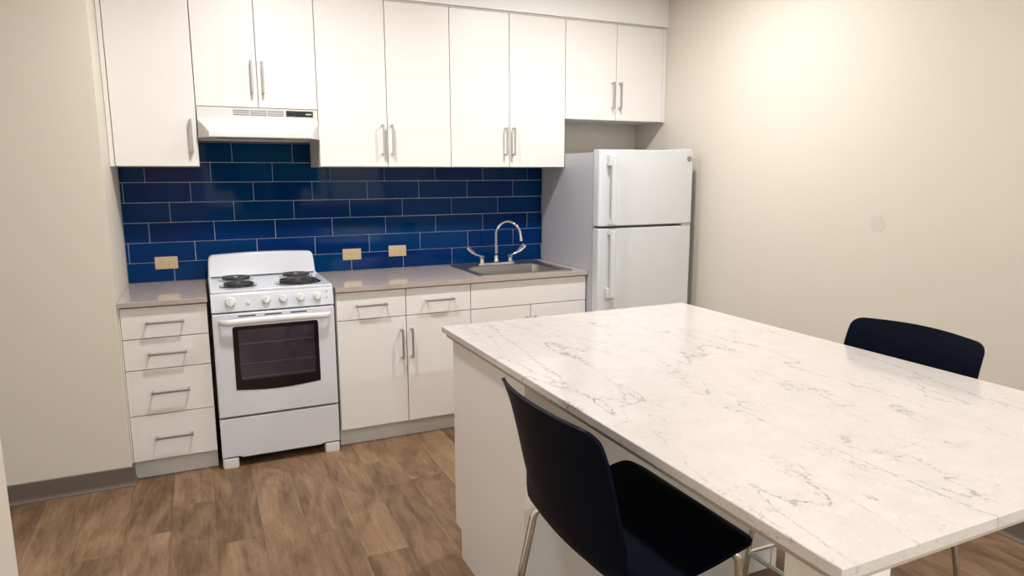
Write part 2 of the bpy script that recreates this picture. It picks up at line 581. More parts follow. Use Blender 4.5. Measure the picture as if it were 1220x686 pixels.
def carcass(parent, x0, x1, z0, z1, yf, open_top=False, m=M_CARCASS):
    yb = yf + DT + 0.002
    bm = bmesh.new()
    if open_top:
        box(bm, x0 + 0.0005, x0 + 0.018, yb, -0.002, z0, z1)
        box(bm, x1 - 0.018, x1 - 0.0005, yb, -0.002, z0, z1)
        box(bm, x0 + 0.018, x1 - 0.018, yb, -0.002, z0, z0 + 0.018)
        box(bm, x0 + 0.018, x1 - 0.018, -0.012, -0.002, z0 + 0.018, z1)
        box(bm, x0 + 0.018, x1 - 0.018, yb, yb + 0.018, z1 - 0.08, z1)
    else:
        box(bm, x0 + 0.0005, x1 - 0.0005, yb, -0.0055, z0, z1)
    return obj('body', bm, m, parent)

CB = ZC - 0.0245      # underside of the counter slabs
ZH, ZDR = 0.101, 0.7155
XA, XB, XC, XD, XE, XF, XG = 0.007, 0.387, 1.014, 1.397, 1.784, 2.172, 2.557

# left drawer unit
t = thing('drawer_cabinet', 'white four-drawer base cabinet between the left wall and the stove', 'cabinet', (0.197, -0.32, 0))
carcass(t, 0.002, XB - 0.001, ZH, CB - 0.001, YB)
obj('toe_kick', bx(0.002, XB - 0.002, -0.594, -0.576, 0.0, ZH - 0.001), M_TOE, t)
obj('filler_strip', bx(0.0012, XA, YB + 0.004, YB + 0.0205, ZH, CB - 0.002), M_LAM, t)
zs = [ZH, 0.334, 0.562, 0.716, CB - 0.006]
for za, zb, zh in zip(zs[:-1], zs[1:], (0.2185, 0.4495, 0.642, 0.795)):
    d = front('drawer_front', t, XA, XB, za, zb, YB)
    pull(d, 0.198, YB, zh, vertical=False)

# base unit right of the stove: two drawers over two doors
t = thing('base_cabinet', 'white base cabinet with two drawers over two doors, right of the stove', 'cabinet', (1.40, -0.32, 0))
carcass(t, XC, XE, ZH, CB - 0.001, YB)
obj('toe_kick', bx(XC + 0.001, XE, -0.594, -0.576, 0.0, ZH - 0.001), M_TOE, t)
for xa, xb, hx, dx in ((XC, XD, 1.2035, 1.3665), (XD, XE, 1.592, 1.4225)):
    d = front('drawer_front', t, xa, xb, ZDR, CB - 0.006, YB)
    pull(d, hx, YB, 0.795, vertical=False)
    d = front('door', t, xa, xb, ZH, ZDR, YB)
    pull(d, dx, YB, 0.561)

# sink unit
t = thing('sink_cabinet', 'white sink base cabinet with a plain wide front, beside the refrigerator', 'cabinet', (2.17, -0.32, 0))
carcass(t, XE, XG, ZH, CB - 0.001, YB, open_top=True)
obj('toe_kick', bx(XE + 0.001, XG, -0.594, -0.576, 0.0, ZH - 0.001), M_TOE, t)
front('front_panel', t, XE, XG, ZDR, CB - 0.006, YB)
for xa, xb, dx in ((XE, XF, XF - 0.030), (XF, XG, XF + 0.027)):
    d = front('door', t, xa, xb, ZH, ZDR, YB)
    pull(d, dx, YB, 0.561)

# upper units
ZU, ZT, ZM = 1.5365, 2.452, 1.842
GU = 'white upper cabinets'
def upper(label, x0, x1, z0, doors, cx0=None, cx1=None):
    cx0 = x0 if cx0 is None else cx0
    cx1 = x1 if cx1 is None else cx1
    t = thing('upper_cabinet', label, 'cabinet', ((x0 + x1) / 2, -0.165, z0), GU)
    carcass(t, cx0, cx1, z0, ZT, YU, m=M_CARCASS)  # white carcass coloured grey so door gaps and sides look shaded
    for xa, xb, hx, hz in doors:
        d = front('door', t, xa, xb, z0, ZT, YU)
        pull(d, hx, YU, hz)
    return t
t = upper('tall narrow white single-door upper cabinet left of the range hood', 0.023, 0.406, ZU, ((0.023, 0.406, 0.377, 1.690),), 0.0015)
obj('filler_strip', bx(0.0018, 0.0215, YU + 0.006, YU + 0.0205, ZU, ZT), M_LAM, t)
upper('short white double-door upper cabinet directly above the range hood', 0.406, 1.015, ZM, ((0.406, 0.711, 0.683, 1.996), (0.711, 1.015, 0.738, 1.996)))
upper('tall white double-door upper cabinet immediately right of the range hood', 1.015, 1.785, ZU, ((1.015, 1.401, 1.370, 1.690), (1.401, 1.785, 1.4235, 1.690)))
upper('tall white double-door upper cabinet over the sink', 1.785, 2.561, ZU, ((1.785, 2.171, 2.140, 1.693), (2.171, 2.561, 2.192, 1.693)))
t = upper('short white double-door upper cabinet above the refrigerator', 2.561, 3.342, ZM, ((2.561, 2.943, 2.910, 2.001), (2.943, 3.312, 2.966, 2.001)))
obj('filler_strip', bx(3.3135, 3.3425, YU + 0.003, YU + 0.0205, ZM, ZT), M_LAM, t)
# grey strip put in for the shadow line in the thin gap above the cabinets
obj('soffit_gap_shade', bx(0.002, XR - 0.002, -0.340, -0.005, ZT + 0.0015, 2.4635), M_CARCASS, soffit)

# ------------------------------------------------------------------ counter slabs
YC = -0.663
tag(obj('countertop', bx(0.0012, 0.390, YC, -0.0005, CB, ZC, bevel=0.0015, seg=1), M_COUNTER), 'short grey-beige quartz countertop piece left of the stove', 'countertop', 'kitchen countertops')

SX0, SX1, SY0, SY1 = 1.862, 2.490, -0.610, -0.050     # sink flange
HX0, HX1, HY0, HY1 = SX0 + 0.018, SX1 - 0.018, SY0 + 0.018, SY1 - 0.018
bm = bmesh.new()
XS = [1.012, HX0, HX1, 2.560]; YS = [YC, HY0, HY1, -0.0005]
V = {}
for kz, z in enumerate((CB, ZC)):
    for i, xx in enumerate(XS):
        for j, yy in enumerate(YS):
            V[i, j, kz] = bm.verts.new((xx, yy, z))
for i in range(3):
    for j in range(3):
        if (i, j) == (1, 1):
            continue
        bm.faces.new((V[i, j, 1], V[i + 1, j, 1], V[i + 1, j + 1, 1], V[i, j + 1, 1]))
        bm.faces.new((V[i, j, 0], V[i, j + 1, 0], V[i + 1, j + 1, 0], V[i + 1, j, 0]))
def side(a, b):
    bm.faces.new((V[a[0], a[1], 0], V[b[0], b[1], 0], V[b[0], b[1], 1], V[a[0], a[1], 1]))
for i in range(3):
    side((i, 0), (i + 1, 0)); side((i + 1, 3), (i, 3)); side((0, i + 1), (0, i)); side((3, i), (3, i + 1))
side((2, 1), (1, 1)); side((1, 2), (2, 2)); side((1, 1), (1, 2)); side((2, 2), (2, 1))
tag(obj('countertop', bm, M_COUNTER), 'long grey-beige quartz countertop holding the sink', 'countertop', 'kitchen countertops')

# ------------------------------------------------------------------ sink
cxs, cys = (SX0 + SX1) / 2, (SY0 + SY1) / 2
hx, hy = (SX1 - SX0) / 2, (SY1 - SY0) / 2
t = thing('kitchen_sink', 'stainless steel drop-in sink in the long countertop', 'sink', (cxs, cys, ZC))
bcx, bcy = 2.176, -0.393
bhx, bhy = 0.262, 0.180
bm = bmesh.new()
rings = [rrect(cxs, cys, hx, hy, 0.025, ZC + 0.0003), rrect(cxs, cys, hx, hy, 0.025, ZC + 0.003), rrect(cxs, cys, hx - 0.006, hy - 0.006, 0.022, ZC + 0.006),
         rrect(cxs, cys, hx - 0.016, hy - 0.016, 0.018, ZC + 0.004),
         rrect(bcx, bcy, bhx + 0.010, bhy + 0.008, 0.05, ZC + 0.0035), rrect(bcx, bcy, bhx, bhy, 0.05, ZC - 0.003),
         rrect(bcx, bcy, bhx - 0.006, bhy - 0.006, 0.05, ZC - 0.10), rrect(bcx, bcy, bhx - 0.014, bhy - 0.014, 0.055, ZC - 0.135),
         rrect(bcx, bcy, bhx - 0.05, bhy - 0.05, 0.06, ZC - 0.152), rrect(bcx, bcy, 0.05, 0.05, 0.045, ZC - 0.156)]
loft(bm, rings, True, False, True)
obj('basin', bm, M_STEEL, t, 30)
bm = lathe(bmesh.new(), [(0.042, 0), (0.042, 0.003), (0.034, 0.0035), (0.030, 0.001), (0.0, 0.0012)], (bcx, bcy, ZC - 0.1555))
obj('drain', bm, M_CHROME, t, 40)

# ------------------------------------------------------------------ faucet
FXC, FYC, FZ = 2.165, -0.135, ZC + 0.0045
t = thing('faucet', 'chrome gooseneck faucet with two wrist-blade handles on the sink', 'faucet', (FXC, FYC, FZ))
bm = bmesh.new()
ring0 = rrect(FXC, FYC, 0.135, 0.027, 0.026, FZ)
ring1 = rrect(FXC, FYC, 0.133, 0.025, 0.0245, FZ + 0.010)
ring2 = rrect(FXC, FYC, 0.118, 0.018, 0.0175, FZ + 0.016)
loft(bm, [ring0, ring1, ring2])
obj('deck_plate', bm, M_CHROME, t, 40)
bm = lathe(bmesh.new(), [(0.020, 0.0), (0.020, 0.012), (0.016, 0.018), (0.015, 0.036), (0.0125, 0.042)], (FXC, FYC, FZ + 0.016), seg=20)
obj('spout_collar', bm, M_CHROME, t, 40)
bm = lathe(bmesh.new(), [(0.0118, 0.0), (0.0118, 0.010)], (FXC, FYC, FZ + 0.0585), seg=20)
obj('seal_ring', bm, M_BLACK, t, 40)
SW = math.radians(-52)        # swing of the spout towards the front right
dirv = Vector((math.cos(SW), math.sin(SW), 0))
RG = 0.091
base = Vector((FXC, FYC, 0))
pts = [base + Vector((0, 0, FZ + 0.069)), base + Vector((0, 0, FZ + 0.13)), base + Vector((0, 0, FZ + 0.193))]
for k in range(1, 17):
    a = math.pi * k / 16 * 0.985
    pts.append(base + dirv * (RG - RG * math.cos(a)) + Vector((0, 0, FZ + 0.193 + RG * math.sin(a))))
end = pts[-1]
tang = (pts[-1] - pts[-2]).normalized()
pts.append(end + tang * 0.016)
sp = obj('spout', tube(bmesh.new(), pts, 0.0095, 14), M_CHROME, t, 60)
bm = tube(bmesh.new(), [end + tang * 0.014, end + tang * 0.017, end + tang * 0.036, end + tang * 0.038], [0.0098, 0.0122, 0.0122, 0.010], 16)
obj('aerator', bm, M_CHROME, sp, 40)
for s, mk in ((-1, M_RED), (1, M_BLUEM)):
    hxp = FXC + s * 0.1015
    bm = lathe(bmesh.new(), [(0.021, 0.0), (0.021, 0.008), (0.0165, 0.014), (0.0155, 0.034), (0.018, 0.038), (0.018, 0.050), (0.010, 0.056)], (hxp, FYC, FZ + 0.010), seg=20)
    obj('valve', bm, M_CHROME, t, 40)
    # blade: flat, rises outwards, widest near the tip
    prof = [(0.000, 0.052, 0.011, 0.006), (0.022, 0.056, 0.011, 0.0065), (0.045, 0.066, 0.012, 0.006), (0.070, 0.083, 0.0155, 0.005), (0.094, 0.105, 0.0175, 0.0045), (0.104, 0.115, 0.015, 0.003)]
    bm = bmesh.new()
    fr_ang = math.radians(-8 * s)
    rings = []
    for i, (a, h, w, th) in enumerate(prof):
        p = Vector((hxp + s * a, FYC - 0.012 * (a / 0.1), FZ + 0.006 + h))
        f = max(0.0, min(1.0, (a - 0.015) / 0.05))
        tv = Vector((s * 0.75, -0.10, 0.15 + 0.55 * f)).normalized()
        wv = Vector((0, 1, 0)).lerp(Vector((-s * 0.50, 0.45, 0.74)), f)
        wv = (wv - tv * wv.dot(tv)).normalized()
        nx = wv.cross(tv).normalized()
        if nx.y > 0:
            nx = -nx
        rings.append([p + wv * (w * math.cos(2 * math.pi * q / 12)) + nx * (th * math.sin(2 * math.pi * q / 12)) for q in range(12)])
    loft(bm, rings)
    bd = obj('blade_handle', bm, M_CHROME, t, 50)
    p = Vector((hxp + s * 0.088, FYC - 0.0106, FZ + 0.006 + 0.0995)) + nx * 0.0046
    bm = lathe(bmesh.new(), [(0.006, 0.0), (0.006, 0.0015)], p, nx, 14)
    obj('temperature_mark', bm, mk, bd)

# ------------------------------------------------------------------ electrical outlets
def outlet(label, xc, zc):
    y = -0.0045
    t = thing('wall_outlet', label, 'outlet', (xc, y, zc), 'wall outlets on the blue tile')
    obj('cover_plate', bx(xc - 0.058, xc + 0.058, y - 0.0065, y, zc - 0.035, zc + 0.035, bevel=0.0035, seg=2), M_ALMOND, t, 40)
    for s in (-1, 1):
        c = xc + s * 0.0195
        f = y - 0.0065
        bm = bmesh.new()
        ring = [Vector((c + max(-0.0145, min(0.0145, 0.0172 * math.cos(2 * math.pi * q / 28))), 0, zc + 0.0172 * math.sin(2 * math.pi * q / 28))) for q in range(28)]
        loft(bm, [[p + Vector((0, f + 0.001, 0)) for p in ring], [p + Vector((0, f - 0.0018, 0)) for p in ring]])
        rc = obj('receptacle', bm, M_ALMOND2, t)
        for dz, w in ((0.0065, 0.0085), (-0.0065, 0.0065)):
            obj('slot', bx(c - 0.004 - w / 2, c - 0.004 + w / 2, f - 0.0022, f - 0.0012, zc + dz - 0.0017, zc + dz + 0.0017), M_SLOT, rc)
        obj('ground_hole', lathe(bmesh.new(), [(0.0027, 0), (0.0027, 0.001)], (c + 0.0085, f - 0.0014, zc), (0, -1, 0), 12), M_SLOT, rc)
    obj('screw', lathe(bmesh.new(), [(0.0028, 0), (0.0022, 0.0012)], (xc, y - 0.0062, zc), (0, -1, 0), 12), M_ALMOND2, t)
outlet('almond double outlet on the blue tile left of the stove', 0.199, 1.0065)
outlet('almond double outlet on the blue tile just right of the stove', 1.238, 1.002)
outlet('almond double outlet on the blue tile nearer the sink', 1.5295, 1.010)

# ------------------------------------------------------------------ range hood
t = thing('range_hood', 'white under-cabinet range hood above the stove', 'range hood', (0.7105, -0.24, 1.68))
h0, h1 = 0.4085, 1.0125
zb, ztop = 1.682, 1.8405
def hood_ring(z, yf, cham, xi=0.0):
    return [Vector(p) for p in ((h0 + xi, -0.006, z), (h1 - xi, -0.006, z), (h1 - xi, yf + cham, z), (h1 - xi - cham * 0.62, yf, z), (h0 + xi + cham * 0.62, yf, z), (h0 + xi, yf + cham, z))]
bm = bmesh.new()
rings = [hood_ring(zb, -0.452, 0.080), hood_ring(zb + 0.004, -0.455, 0.080), hood_ring(zb + 0.024, -0.455, 0.080), hood_ring(zb + 0.030, -0.452, 0.078), hood_ring(zb + 0.045, -0.435, 0.064), hood_ring(zb + 0.090, -0.362, 0.004), hood_ring(zb + 0.098, -0.354, 0.002), hood_ring(zb + 0.108, -0.351, 0.001), hood_ring(ztop, -0.351, 0.001)]
loft(bm, rings, True, False, True)
ins = [[Vector((p.x + (0.004 if p.x < 0.71 else -0.004), p.y + (0.004 if p.y < -0.1 else -0.004), p.z)) for p in rings[0]]]
ins.append([p + Vector((0, 0, 0.022)) for p in ins[0]])
R0 = [v for v in bm.verts if abs(v.co.z - zb) < 1e-6]
loft(bm, [rings[0], ins[0], ins[1]], True, False, True)
bmesh.ops.remove_doubles(bm, verts=bm.verts[:], dist=1e-5)
obj('canopy', bm, M_HOOD, t, 35)
obj('filter', bx(0.50, 0.86, -0.36, -0.10, zb + 0.012, zb + 0.021), M_STEEL, t)
obj('light_lens', bx(0.70, 0.80, -0.435, -0.375, zb + 0.004, zb + 0.021, bevel=0.003), M_PLASTIC, t)
for i in range(3):
    xa = 0.583 + i * 0.0865
    g = obj('vent_grille', bx(xa, xa + 0.079, -0.3518, -0.3505, 1.802, 1.8335), M_LOUVRE, t)
    for kk in range(4):
        z = 1.8055 + kk * 0.0077
        obj('louvre', bx(xa + 0.001, xa + 0.078, -0.3545, -0.3516, z, z + 0.0042, bevel=0.0008, seg=1), M_HOOD, g)
cp = obj('control_panel', bx(0.8485, 0.9885, -0.3535, -0.3505, 1.8015, 1.8325, bevel=0.0008, seg=1), M_BLACK, t)
for xa in (0.866, 0.912):
    obj('switch', bx(xa, xa + 0.024, -0.3575, -0.3533, 1.810, 1.825, bevel=0.0015), M_BLACK, cp, 40)
for i in range(7):
    xa = 0.951 + i * 0.0042
    obj('lettering', bx(xa, xa + 0.0032, -0.3539, -0.3534, 1.8135, 1.8195), M_PRINTW, cp)
for xa in (0.866, 0.8765, 0.8885):
    obj('printed_mark', bx(xa, xa + 0.004, -0.3539, -0.3534, 1.804, 1.8065), M_PRINT, cp)

# ------------------------------------------------------------------ electric range
t = thing('electric_range', 'white freestanding electric coil stove between the counters', 'stove', (0.70, -0.34, 0))
r0, r1 = 0.4035, 0.9995
obj('body', bx(r0 + 0.004, r1 - 0.004, -0.628, -0.030, 0.035, 0.893), M_ENAMEL, t)
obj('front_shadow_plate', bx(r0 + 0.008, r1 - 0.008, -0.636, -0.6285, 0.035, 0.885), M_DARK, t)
# cooktop with rolled rim
bm = bmesh.new()
CTZ = 0.918
cx_, cy_ = (r0 + r1) / 2, -0.3515
hw, hd = (r1 - r0) / 2, 0.2985
loft(bm, [rrect(cx_, cy_, hw - 0.002, hd - 0.002, 0.012, 0.8935), rrect(cx_, cy_, hw, hd, 0.014, 0.900), rrect(cx_, cy_, hw, hd, 0.014, CTZ + 0.002), rrect(cx_, cy_, hw - 0.004, hd - 0.004, 0.014, CTZ + 0.006),
          rrect(cx_, cy_, hw - 0.012, hd - 0.012, 0.014, CTZ + 0.006), rrect(cx_, cy_, hw - 0.022, hd - 0.022, 0.02, CTZ)])
obj('cooktop', bm, M_ENAMEL, t, 35)
# backguard: rounded, slightly arched top, narrower than its base
bm = bmesh.new()
def bg_ring(y, inset, lift):
    pts = []
    n = 16
    xl, xr = r0 + 0.003 + inset, r1 - 0.003 - inset
    zt = 1.050 + lift
    pts.append((xl, CTZ + 0.0065)); pts.append((xl + 0.004, 1.00))
    for k in range(7):
        a = math.radians(180 - 90 * k / 6)
        pts.append((xl + 0.034 + 0.028 * math.cos(a), zt - 0.028 + 0.028 * math.sin(a) - 0.006))
    for k in range(1, n):
        f = k / n
        pts.append((xl + 0.034 + (xr - xl - 0.068) * f, zt - 0.006 + 0.008 * math.sin(math.pi * f)))
    for k in range(7):
        a = math.radians(90 - 90 * k / 6)
        pts.append((xr - 0.034 + 0.028 * math.cos(a), zt - 0.028 + 0.028 * math.sin(a) - 0.006))
    pts.append((xr - 0.004, 1.00)); pts.append((xr, CTZ + 0.0065))
    return [Vector((p, y, q)) for p, q in pts]
loft(bm, [bg_ring(-0.032, 0, 0), bg_ring(-0.068, 0.0, 0.0), bg_ring(-0.076, 0.003, -0.003), bg_ring(-0.080, 0.010, -0.009)])
# lean the face: base further forward
for v in bm.verts:
    if v.co.y < -0.05:
        f = (1.05 - v.co.z) / 0.13
        v.co.y -= 0.030 * max(0, min(1, f)) ** 1.3
obj('backguard', bm, M_ENAMEL, t, 40)
# burners
def burner(xc, yc, R):
    z = CTZ
    b = obj('drip_pan', lathe(bmesh.new(), [(R, 0.0002), (R, 0.003), (R - 0.006, 0.0055), (R - 0.016, 0.004), (R * 0.6, 0.002), (0.02, 0.0015)], (xc, yc, z), seg=40), M_DRIP, t, 40)
    turns = 4.4 if R < 0.11 else 5.4
    pts = []
    N = int(turns * 28)
    ro, ri = R - 0.014, 0.020
    for k in range(N + 1):
        a = 2 * math.pi * turns * k / N
        rr = ri + (ro - ri) * k / N
        pts.append((xc + rr * math.cos(a), yc + rr * math.sin(a), z + 0.0115))
    c = obj('coil', tube(bmesh.new(), pts, 0.0047, 6), M_COIL, b, 60)
    for a in (90, 210, 330):
        u = Vector((math.cos(math.radians(a)), math.sin(math.radians(a)), 0))
        w = Vector((-u.y, u.x, 0)) * 0.002
        bm = bmesh.new()
        pa = Vector((xc, yc, z + 0.004)) + u * 0.012
        pb = Vector((xc, yc, z + 0.004)) + u * (R - 0.012)
        loft(bm, [[pa - w, pa + w, pa + w + Vector((0, 0, 0.004)), pa - w + Vector((0, 0, 0.004))], [pb - w, pb + w, pb + w + Vector((0, 0, 0.004)), pb - w + Vector((0, 0, 0.004))]])
        obj('support_bar', bm, M_STEEL, c)
    obj('medallion', lathe(bmesh.new(), [(0.013, 0), (0.013, 0.0035), (0.010, 0.0045)], (xc, yc, z + 0.0115), seg=18), M_STEEL, b, 40)
burner(0.545, -0.215, 0.094)
burner(0.545, -0.470, 0.094)
burner(0.868, -0.215, 0.094)
burner(0.848, -0.470, 0.120)
# sloped control panel
def ctl_y(z):
    return -0.6525 - (0.905 - z) / 0.09 * 0.016
bm = bmesh.new()
prof = [(-0.6375, 0.8185), (ctl_y(0.8185) + 0.002, 0.8165), (ctl_y(0.8185), 0.8205), (ctl_y(0.90), 0.900), (-0.6505, 0.908), (-0.6455, 0.910), (-0.6375, 0.892)]
loft(bm, [[Vector((xx, y, z)) for y, z in prof] for xx in (r0 + 0.001, r1 - 0.001)])
obj('control_panel', bm, M_ENAMEL, t)
nrm = Vector((0, -0.09, 0.016)).normalized()
nrm = Vector((0, -1, 0.178)).normalized()
def knob(xc, zc, R, ticks):
    p = Vector((xc, ctl_y(zc), zc))
    k = obj('control_knob', lathe(bmesh.new(), [(R, 0.0003), (R, 0.004), (R * 0.90, 0.008), (R * 0.80, 0.016), (R * 0.70, 0.0175)], p, nrm, 28), M_PLASTIC, t, 40)
    bm = bmesh.new()
    u = Vector((1, 0, 0)); w = nrm.cross(u)
    if w.z < 0:
        w = -w
    a = math.radians(8)
    d = (w * math.cos(a) + u * math.sin(a)); e = (u * math.cos(a) - w * math.sin(a))
    q0 = p + nrm * 0.0172
    loft(bm, [[q0 - e * 0.005 - d * R * 0.85, q0 + e * 0.005 - d * R * 0.85, q0 + e * 0.005 + d * R * 0.85, q0 - e * 0.005 + d * R * 0.85],
              [q0 - e * 0.0035 - d * R * 0.8 + nrm * 0.008, q0 + e * 0.0035 - d * R * 0.8 + nrm * 0.008, q0 + e * 0.0035 + d * R * 0.8 + nrm * 0.008, q0 - e * 0.0035 + d * R * 0.8 + nrm * 0.008]])
    obj('grip', bm, M_PLASTIC, k)
    for i in range(ticks):
        an = math.radians(-150 + 300 * i / (ticks - 1))
        c = p + (w * math.cos(an) + u * math.sin(an)) * (R + 0.0062) + nrm * 0.0002
        dd = (w * math.cos(an) + u * math.sin(an)); ee = (u * math.cos(an) - w * math.sin(an))
        bm = bmesh.new()
        base_ = [c - dd * 0.0016 - ee * 0.0008, c - dd * 0.0016 + ee * 0.0008, c + dd * 0.0016 + ee * 0.0008, c + dd * 0.0016 - ee * 0.0008]
        loft(bm, [base_, [b_ + nrm * 0.0002 for b_ in base_]])
        obj('dial_mark', bm, M_PRINT, k)
knob(0.494, 0.866, 0.026, 5)
for xx in (0.664, 0.747, 0.832, 0.915):
    knob(xx, 0.866, 0.0205, 9)
obj('oven_button', lathe(bmesh.new(), [(0.0085, 0.0002), (0.0085, 0.006), (0.006, 0.0075)], (0.577, ctl_y(0.860), 0.860), nrm, 18), M_PLASTIC, t, 40)
for z in (0.888, 0.855):
    obj('indicator_light', lathe(bmesh.new(), [(0.004, 0.0002), (0.003, 0.002)], (0.966, ctl_y(z), z), nrm, 14), M_RED, t, 40)
for i in range(9):
    xa = 0.420 + i * 0.0048
    obj('lettering', bx(xa, xa + 0.0036, ctl_y(0.828) - 0.0004, ctl_y(0.828) + 0.0003, 0.8265, 0.8300), M_PRINT, t)
# oven door
d = obj('oven_door', bx(r0 + 0.0008, r1 - 0.0008, -0.670, -0.637, 0.2740, 0.8095, bevel=0.006, seg=3), M_ENAMEL, t, 40)
for xa, xb in ((0.525, 0.608), (0.651, 0.734), (0.777, 0.859)):
    obj('vent_slot', bx(xa, xb, -0.6708, -0.6695, 0.7905, 0.7965), M_DARK, d)
# window: black border with curved lower edge, dark glass inside
wx0, wx1, wz0, wz1 = 0.494, 0.9125, 0.414, 0.742
def win_poly(i, dip):
    xs0, xs1, za, zb_ = wx0 + i, wx1 - i, wz0 + i, wz1 - i
    pts = []
    for cxq, czq, a0 in ((xs0 + 0.012, zb_ - 0.012, 180), (xs1 - 0.012, zb_ - 0.012, 90)):
        for k in range(4):
            a = math.radians(a0 - 90 * k / 3)
            pts.append((cxq + 0.012 * math.cos(a), czq + 0.012 * math.sin(a)))
    for k in range(13):
        f = k / 12
        pts.append((xs1 + (xs0 - xs1) * f, za - dip * math.sin(math.pi * f)))
    return pts
bm = bmesh.new()
pp = win_poly(0, 0.014)
loft(bm, [[Vector((a, y, b)) for a, b in pp] for y in (-0.6695, -0.6718)])
obj('window_border', bm, M_GLASSF, d)
bm = bmesh.new()
gx0, gx1, gz0, gz1 = 0.520, 0.890, 0.462, 0.722
og = obj('window_glass', bx(gx0, gx1, -0.6726, -0.6712, gz0, gz1), M_GLASS, d)
for z in (0.650, 0.545, 0.474):
    obj('rack_wire', bx(gx0 + 0.004, gx1 - 0.004, -0.6729, -0.6720, z, z + 0.0016), M_RACK, og)
# handle: bowed bar with flattened ends
bm = bmesh.new()
rings = []
for k in range(25):
    f = k / 24
    xx = 0.432 + (0.977 - 0.432) * f
    e = min(f, 1 - f)
    s = min(1.0, e / 0.06)
    yo = -0.668 - 0.040 * math.sin(math.pi / 2 * s)
    hh = 0.0165 * (0.75 + 0.25 * s) * (1 if 0 < k < 24 else 0.85)
    tt = 0.010
    rings.append([Vector((xx, yo + tt * math.cos(2 * math.pi * q / 14), 0.769 + hh * math.sin(2 * math.pi * q / 14) + 0.004 * math.sin(math.pi * f))) for q in range(14)])
loft(bm, rings)
obj('oven_handle', bm, M_PLASTIC, d, 60)
# storage drawer with stepped lower edge
bm = bmesh.new()
pf = [(r0 + 0.001, 0.264), (r1 - 0.001, 0.264), (r1 - 0.001, 0.060), (r1 - 0.085, 0.060), (r1 - 0.100, 0.052), (r0 + 0.100, 0.052), (r0 + 0.085, 0.060), (r0 + 0.001, 0.060)]
loft(bm, [[Vector((a, y, b)) for a, b in pf] for y in (-0.637, -0.668)])
bmesh.ops.recalc_face_normals(bm, faces=bm.faces[:])
es = [e for e in bm.edges if all(abs(v.co.y + 0.668) < 1e-5 for v in e.verts)]
bmesh.ops.bevel(bm, geom=es, offset=0.004, segments=2, profile=0.5, affect='EDGES')
obj('storage_drawer', bm, M_ENAMEL, t, 40)
for xa in (r0 + 0.002, r1 - 0.080):
    bm = bmesh.new()
    loft(bm, [rrect(xa + 0.039, -0.628, 0.037, 0.038, 0.012, 0.0), rrect(xa + 0.039, -0.628, 0.039, 0.040, 0.012, 0.006), rrect(xa + 0.039, -0.628, 0.039, 0.040, 0.012, 0.048), rrect(xa + 0.039, -0.628, 0.036, 0.037, 0.012, 0.052)])
    obj('foot', bm, M_PLASTIC, t, 40)
for xa in (r0 + 0.02, r1 - 0.06):
    obj('rear_foot', lathe(bmesh.new(), [(0.018, 0.0), (0.018, 0.006), (0.008, 0.008), (0.008, 0.036)], (xa + 0.02, -0.09, 0), seg=16), M_BLACK, t)

# ------------------------------------------------------------------ refrigerator
t = thing('refrigerator', 'white top-freezer refrigerator in the corner by the right wall', 'refrigerator', (2.91, -0.37, 0))
f0, f1 = 2.5635, 3.256
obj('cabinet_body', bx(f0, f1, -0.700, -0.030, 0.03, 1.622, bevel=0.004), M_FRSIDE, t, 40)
obj('base_grille', bx(f0 + 0.01, f1 - 0.01, -0.735, -0.7005, 0.012, 0.058, bevel=0.003), M_BLACK, t)
for xa in (f0 + 0.05, f1 - 0.09):
    for ya in (-0.66, -0.10):
        obj('leveling_foot', lathe(bmesh.new(), [(0.02, 0), (0.02, 0.012), (0.01, 0.014), (0.01, 0.03)], (xa + 0.02, ya, 0), seg=14), M_BLACK, t)
obj('gasket', bx(f0 + 0.012, f1 - 0.012, -0.7085, -0.7005, 0.07, 1.615), M_GASKET, t)
def fr_door(name, z0, z1):
    bm = bmesh.new()
    # slightly bowed front, rounded vertical corners
    ring = []
    xl, xr = f0 - 0.002, f1 + 0.002
    yb_, yf_ = -0.709, -0.775
    R = 0.016
    ring += [(xr, yb_), (xl, yb_)]
    for k in range(6):
        a = math.radians(180 + 90 * k / 5)
        ring.append((xl + R + R * math.cos(a), yf_ + R + R * math.sin(a)))
    for k in range(1, 10):
        f = k / 10
        ring.append((xl + R + (xr - xl - 2 * R) * f, yf_ - 0.006 * math.sin(math.pi * f)))
    for k in range(6):
        a = math.radians(270 + 90 * k / 5)
        ring.append((xr - R + R * math.cos(a), yf_ + R + R * math.sin(a)))
    cxq, cyq = (xl + xr) / 2, (yb_ + yf_) / 2
    def rg(z, s):
        return [Vector((cxq + (a - cxq) * (1 - s * 0.012), cyq + (b - cyq) * (1 - s * 0.1), z)) for a, b in ring]
    loft(bm, [rg(z0, 1), rg(z0 + 0.004, 0), rg(z1 - 0.005, 0), rg(z1, 1)])
    return obj(name, bm, M_FRIDGE, t, 40)
fd = fr_door('freezer_door', 1.1815, 1.637)
ld = fr_door('fresh_food_door', 0.064, 1.1665)
